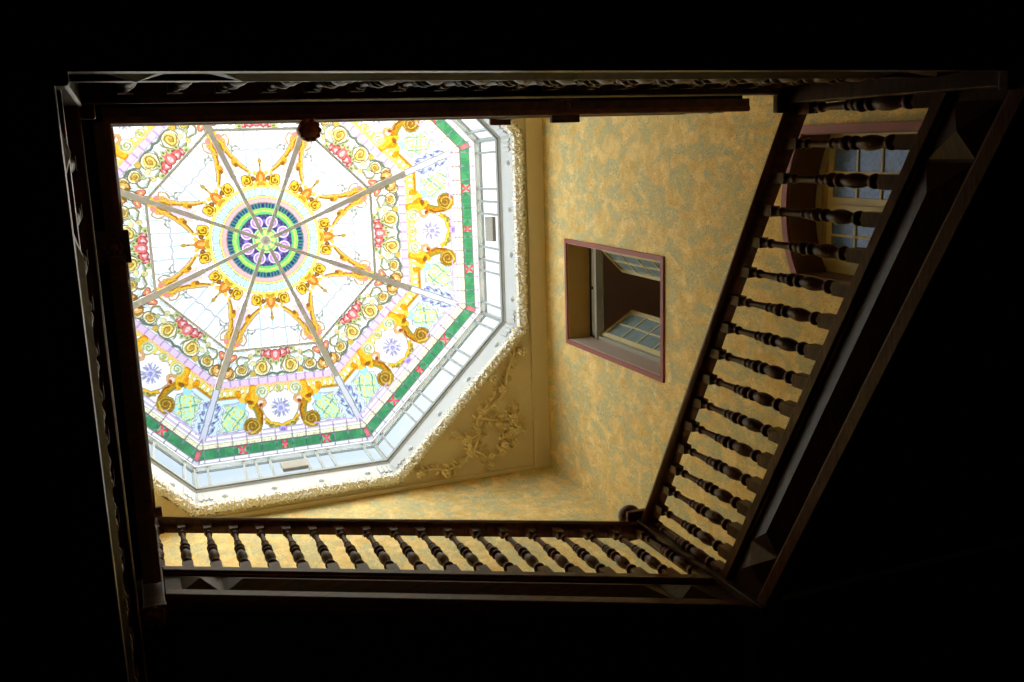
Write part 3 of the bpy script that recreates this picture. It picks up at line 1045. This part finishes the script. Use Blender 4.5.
# leafy plaster garland around the opening
rnd = random.Random(7)
gl = MB()
for k in range(8):
    a0, a1 = octo(R_HOLE + .06, ZC, k - 1), octo(R_HOLE + .06, ZC, k)
    d = (a1 - a0).normalized(); L = (a1 - a0).length
    inn = (Vector((OX, OY, ZC)) - (a0 + a1) / 2).normalized()
    nn = int(L / .04)
    for i in range(nn):
        p = a0 + d * (L * (i + .5) / nn)
        for row, (off, zz, s) in enumerate(((.105, .045, .028), (.07, .08, .03), (.03, .10, .034), (-.015, .075, .03), (-.05, .03, .028))):
            q = p + inn * (off + rnd.uniform(-.015, .015)) + d * rnd.uniform(-.02, .02) - Vector((0, 0, zz * rnd.uniform(.6, 1.2)))
            an = math.atan2(inn.y, inn.x) + rnd.choice((-.7, .7)) + rnd.uniform(-.4, .4)
            r1, r2 = s * rnd.uniform(.8, 1.5), s * rnd.uniform(.4, .7)
            ex, ey = Vector((cos(an), sin(an), rnd.uniform(-.4, .4))), Vector((-sin(an), cos(an), 0))
            dn = Vector((0, 0, -.03))
            gl.add([q - ex * r1, q + ey * r2, q + ex * r1 * 1.2, q - ey * r2, q + dn], [(0, 1, 4), (1, 2, 4), (2, 3, 4), (3, 0, 4), (3, 2, 1, 0)])
    gl.bar(a0 + inn * .03 - Vector((0, 0, .03)), a1 + inn * .03 - Vector((0, 0, .03)), .12, .09)
o = gl.build('leaf_cornice', M['cream'], origin=(OX, OY, ZC))
tag(o, 'cream plaster leaf garland edging the octagonal skylight opening', 'cornice')

# plaster relief of flowering branches on the ceiling corner
rf = MB()
rr_ = random.Random(21)


def branch(pts, r0, r1):
    n_ = len(pts)
    dense = []
    for i in range(n_ - 1):
        p0 = Vector(pts[max(i - 1, 0)]); p1 = Vector(pts[i]); p2 = Vector(pts[i + 1]); p3 = Vector(pts[min(i + 2, n_ - 1)])
        for s in range(6):
            t = s / 6
            dense.append(.5 * ((2 * p1) + (p2 - p0) * t + (2 * p0 - 5 * p1 + 4 * p2 - p3) * t * t + (3 * p1 - p0 - 3 * p2 + p3) * t ** 3))
    dense.append(Vector(pts[-1]))
    m_ = len(dense)
    P3 = [Vector((p.x, p.y, ZC - .045)) for p in dense]
    rf.tube(P3, [r0 + (r1 - r0) * i / (m_ - 1) for i in range(m_)], 6)
    return P3


def leaf(p, an, ln, wd):
    ex, ey = Vector((cos(an), sin(an), 0)), Vector((-sin(an), cos(an), 0))
    zt = Vector((0, 0, -.09))
    q = Vector((p[0], p[1], ZC - .001))
    pts = [q, q + ex * ln * .35 + ey * wd, q + ex * ln * .7 + ey * wd * .7, q + ex * ln, q + ex * ln * .7 - ey * wd * .7, q + ex * ln * .35 - ey * wd,
           q + ex * ln * .35 + zt, q + ex * ln * .75 + zt * .9]
    rf.add(pts, [(0, 1, 6), (1, 2, 7, 6), (2, 3, 7), (3, 4, 7), (4, 5, 6, 7), (5, 0, 6)])


def flower(p, r):
    for i in range(6):
        a = 2 * pi * i / 6 + rr_.random()
        rf.ball((p[0] + r * .62 * cos(a), p[1] + r * .62 * sin(a), ZC - .075), r * .42, r * .42, .07, 7, 5)
    rf.ball((p[0], p[1], ZC - .12), r * .32, r * .32, .03, 8, 5)


stems = [[(4.42, 4.80), (4.62, 4.60), (4.72, 4.36), (4.72, 4.10), (5.02, 3.75), (4.98, 3.45)],
         [(4.72, 4.10), (5.12, 3.80), (5.22, 3.45), (5.36, 3.10), (5.42, 2.85)],
         [(4.72, 4.36), (4.55, 4.42), (4.36, 4.36)],
         [(4.62, 4.60), (4.80, 4.72), (4.86, 4.86)],
         [(4.72, 4.10), (5.10, 4.20), (5.28, 4.12), (5.34, 3.95)],
         [(5.05, 4.75), (5.20, 4.62), (5.32, 4.42), (5.36, 4.2), (5.27, 4.0)],
         [(4.42, 4.80), (4.20, 4.86), (3.95, 4.80), (3.75, 4.84)],
         [(5.05, 4.75), (5.12, 4.45), (5.05, 4.30)]]
for i, sp in enumerate(stems):
    P3 = branch(sp, .036 if i < 2 else .022, .012)
    for j in range(1, len(P3), 2):
        p = P3[j]; d = (P3[min(j + 1, len(P3) - 1)] - P3[j - 1]); an = math.atan2(d.y, d.x)
        for sg in (1, -1):
            if rr_.random() < .85:
                leaf((p.x + rr_.uniform(-.02, .02), p.y + rr_.uniform(-.02, .02)), an + sg * rr_.uniform(.5, 1.3), rr_.uniform(.08, .16), rr_.uniform(.018, .034))
        if rr_.random() < .42:
            flower((p.x + rr_.uniform(-.1, .1), p.y + rr_.uniform(-.1, .1)), rr_.uniform(.04, .075))
for _ in range(60):
    u, v = rr_.random(), rr_.random()
    p = (4.95 + rr_.gauss(0, .26), 4.25 + rr_.gauss(0, .30))
    if (p[0] - OX) + (p[1] - OY) > 5.25 and p[0] < 5.5 and p[1] < 4.9:
        leaf(p, rr_.uniform(0, 6.28), rr_.uniform(.06, .11), rr_.uniform(.014, .024))
M['relief'] = simple('relief_plaster', (234, 222, 184), .8, .25, .03, 3)
o = rf.build('plaster_relief', M['relief'], origin=(4.9, 4.2, ZC))
tag(o, 'plaster relief of flowering branches on the tan ceiling corner beside the skylight', 'relief')

# ------------------------------------------------------------------ windows in the right wall


def frame_loop(name, inner, outer_, x0, x1, mat, parent):
    mbx = MB(); k = len(inner)
    vs_ = [(x0, y, z) for y, z in inner] + [(x0, y, z) for y, z in outer_] + [(x1, y, z) for y, z in inner] + [(x1, y, z) for y, z in outer_]
    fs_ = []
    for i in range(k):
        j = (i + 1) % k
        fs_ += [(i, j, k + j, k + i), (2 * k + i, 3 * k + i, 3 * k + j, 2 * k + j), (k + i, k + j, 3 * k + j, 3 * k + i), (i, 2 * k + i, 2 * k + j, j)]
    return mbx.add(vs_, fs_).build(name, mat, parent)


def casement(parent, hinge, free, z0, z1, rows, cols, mat_f, mat_p, th=.045, st=.07):
    """a glazed leaf standing between two vertical edges (x, y)"""
    h, f = Vector((hinge[0], hinge[1], 0)), Vector((free[0], free[1], 0))
    d = (f - h).normalized(); w = (f - h).length
    nrm = Vector((-d.y, d.x, 0))
    Z = Vector((0, 0, 1))
    m_ = MB()
    P = lambda u, z: h + d * u + Z * z
    m_.bar(P(st / 2, z0), P(st / 2, z1), st, th, nrm); m_.bar(P(w - st / 2, z0), P(w - st / 2, z1), st, th, nrm)
    m_.bar(P(st, z0 + st / 2), P(w - st, z0 + st / 2), st, th, nrm); m_.bar(P(st, z1 - st / 2), P(w - st, z1 - st / 2), st, th, nrm)
    for r in range(1, rows):
        z = z0 + st + (z1 - z0 - 2 * st) * r / rows
        m_.bar(P(st, z), P(w - st, z), .024, th * .8, nrm)
    for c in range(1, cols):
        u = st + (w - 2 * st) * c / cols
        m_.bar(P(u, z0 + st), P(u, z1 - st), .024, th * .8, nrm)
    s = m_.build('casement', mat_f, parent)
    g = MB()
    g.obox(P(w / 2, (z0 + z1) / 2), d * (w / 2 - st * .8), Z * ((z1 - z0) / 2 - st * .8), nrm * .004)
    g.build('pane', mat_p, s)
    return s


# window 1: square opening, two leaves standing open into a dim room behind
w1 = bpy.data.objects.new('window_1', None); COL.objects.link(w1); w1.location = (WXR, 2.14, W1['z0'])
structure(w1)
w1['label'] = 'square interior window with rose frame and open casements in the wallpapered wall'
w1['category'] = 'window'
y0, y1, z0, z1 = W1['y0'], W1['y1'], W1['z0'], W1['z1']
fw = .058
frame_loop('frame', [(y0, z0), (y1, z0), (y1, z1), (y0, z1)], [(y0 - fw, z0 - fw), (y1 + fw, z0 - fw), (y1 + fw, z1 + fw), (y0 - fw, z1 + fw)], WXR - .03, WXR + .02, M['rose'], w1)
D = .36
r = MB(); r.box(WXR - .005, WXR + D, y0, y1, z1 - .012, z1 + .02); r.build('head_reveal', M['tan'], w1)
r = MB(); r.box(WXR - .005, WXR + D, y1 - .012, y1 + .02, z0, z1); r.box(WXR - .005, WXR + D, y0 - .02, y0 + .012, z0, z1); r.build('jamb_reveal', M['pinkgrey'], w1)
r = MB(); r.box(WXR - .005, WXR + D, y0, y1, z0 - .02, z0 + .012); r.build('sill', M['pinkgrey'], w1)
r = MB()
xi = WXR + D
r.box(xi - .03, xi + .05, y0 + .02, y1 - .02, z1 - .25, z1 - .09)
r.box(xi - .06, xi + .06, y0 + .02, y1 - .02, z1 - .30, z1 - .25)
r.box(xi - .03, xi + .05, y0 + .01, y0 + .07, z0, z1 - .1); r.box(xi - .03, xi + .05, y1 - .07, y1 - .01, z0, z1 - .1)
r.build('casing', M['sash_grey'], w1, bevel=.006)
r = MB(); r.box(xi - .02, xi + .04, y0 + .02, y1 - .02, z1 - .09, z1 - .012); r.box(xi - .05, xi - .03, 2.08, 2.12, z1 - .15, z1 - .10); r.build('gap_shade_and_latch', M['black'], w1)  # long black bar paints in the shaded gap above the casing; small block: latch
casement(w1, (xi + .02, y0 + .07), (6.65, 1.87), z0 + .02, z1 - .30, 5, 2, M['sash'], M['bluegrey'])
casement(w1, (xi + .02, y1 - .07), (6.81, 2.47), z0 + .02, z1 - .30, 5, 2, M['sash'], M['bluegrey'])
r = MB()
X0, X1_ = WXR + WT, WXR + 3.0
r.box(X1_, X1_ + .1, .2, 4.2, 9.2, 13.3); r.box(X0, X1_, .1, .2, 9.2, 13.3); r.box(X0, X1_, 4.2, 4.3, 9.2, 13.3)
r.box(X0, X1_, .2, 4.2, 13.2, 13.3); r.box(X0, X1_, .2, 4.2, 9.2, 9.3)
r.build('dim_room', M['roomdark'], w1)

# window 2: arched opening behind the right balusters, closed leaves with bluish panes
w2 = bpy.data.objects.new('window_2', None); COL.objects.link(w2); w2.location = (WXR, .69, W2['z0'])
structure(w2)
w2['label'] = 'arched window with rose edge and bluish panes behind the balusters of the right flight'
w2['category'] = 'window'
y0, y1, z0, zs, zc = W2['y0'], W2['y1'], W2['z0'], W2['z1'], W2['crown']


def arch_loop(o_):
    return [(y0 - o_, z0 - o_), (y1 + o_, z0 - o_)] + arch_pts(y0 - o_, y1 + o_, zs + o_ * .4, zc + o_)[::-1]


frame_loop('frame', arch_loop(0), arch_loop(.075), WXR - .03, WXR + .02, M['rose'], w2)
frame_loop('reveal', arch_loop(-.012), arch_loop(.012), WXR - .004, WXR + .38, M['reveal'], w2)
xi = WXR + .34
frame_loop('casing', arch_loop(-.09), arch_loop(-.005), xi - .03, xi + .05, M['sash'], w2)
ym = (y0 + y1) / 2
casement(w2, (xi, y0 + .07), (xi, ym + .005), z0 + .07, zs + .02, 6, 2, M['sash'], M['blue'])
casement(w2, (xi, y1 - .07), (xi, ym - .005), z0 + .07, zs + .02, 6, 2, M['sash'], M['blue'])
al = arch_pts(y0 + .03, y1 - .03, zs, zc - .04)
r = MB()
vs = [(xi - .01, y, z) for y, z in al] + [(xi - .01, y1 - .03, zs - .03), (xi - .01, y0 + .03, zs - .03)]
vs += [(xi + .03, v[1], v[2]) for v in vs]
k = len(vs) // 2
r.add(vs, [tuple(range(k)), tuple(range(2 * k - 1, k - 1, -1))] + [(i, (i + 1) % k, k + (i + 1) % k, k + i) for i in range(k)])
r.build('arch_infill', M['tan'], w2)
r = MB(); r.box(WXR + WT, WXR + WT + .1, y0 - .3, y1 + .3, z0 - .3, zc + .3); r.build('back_board', M['roomdark'], w2)
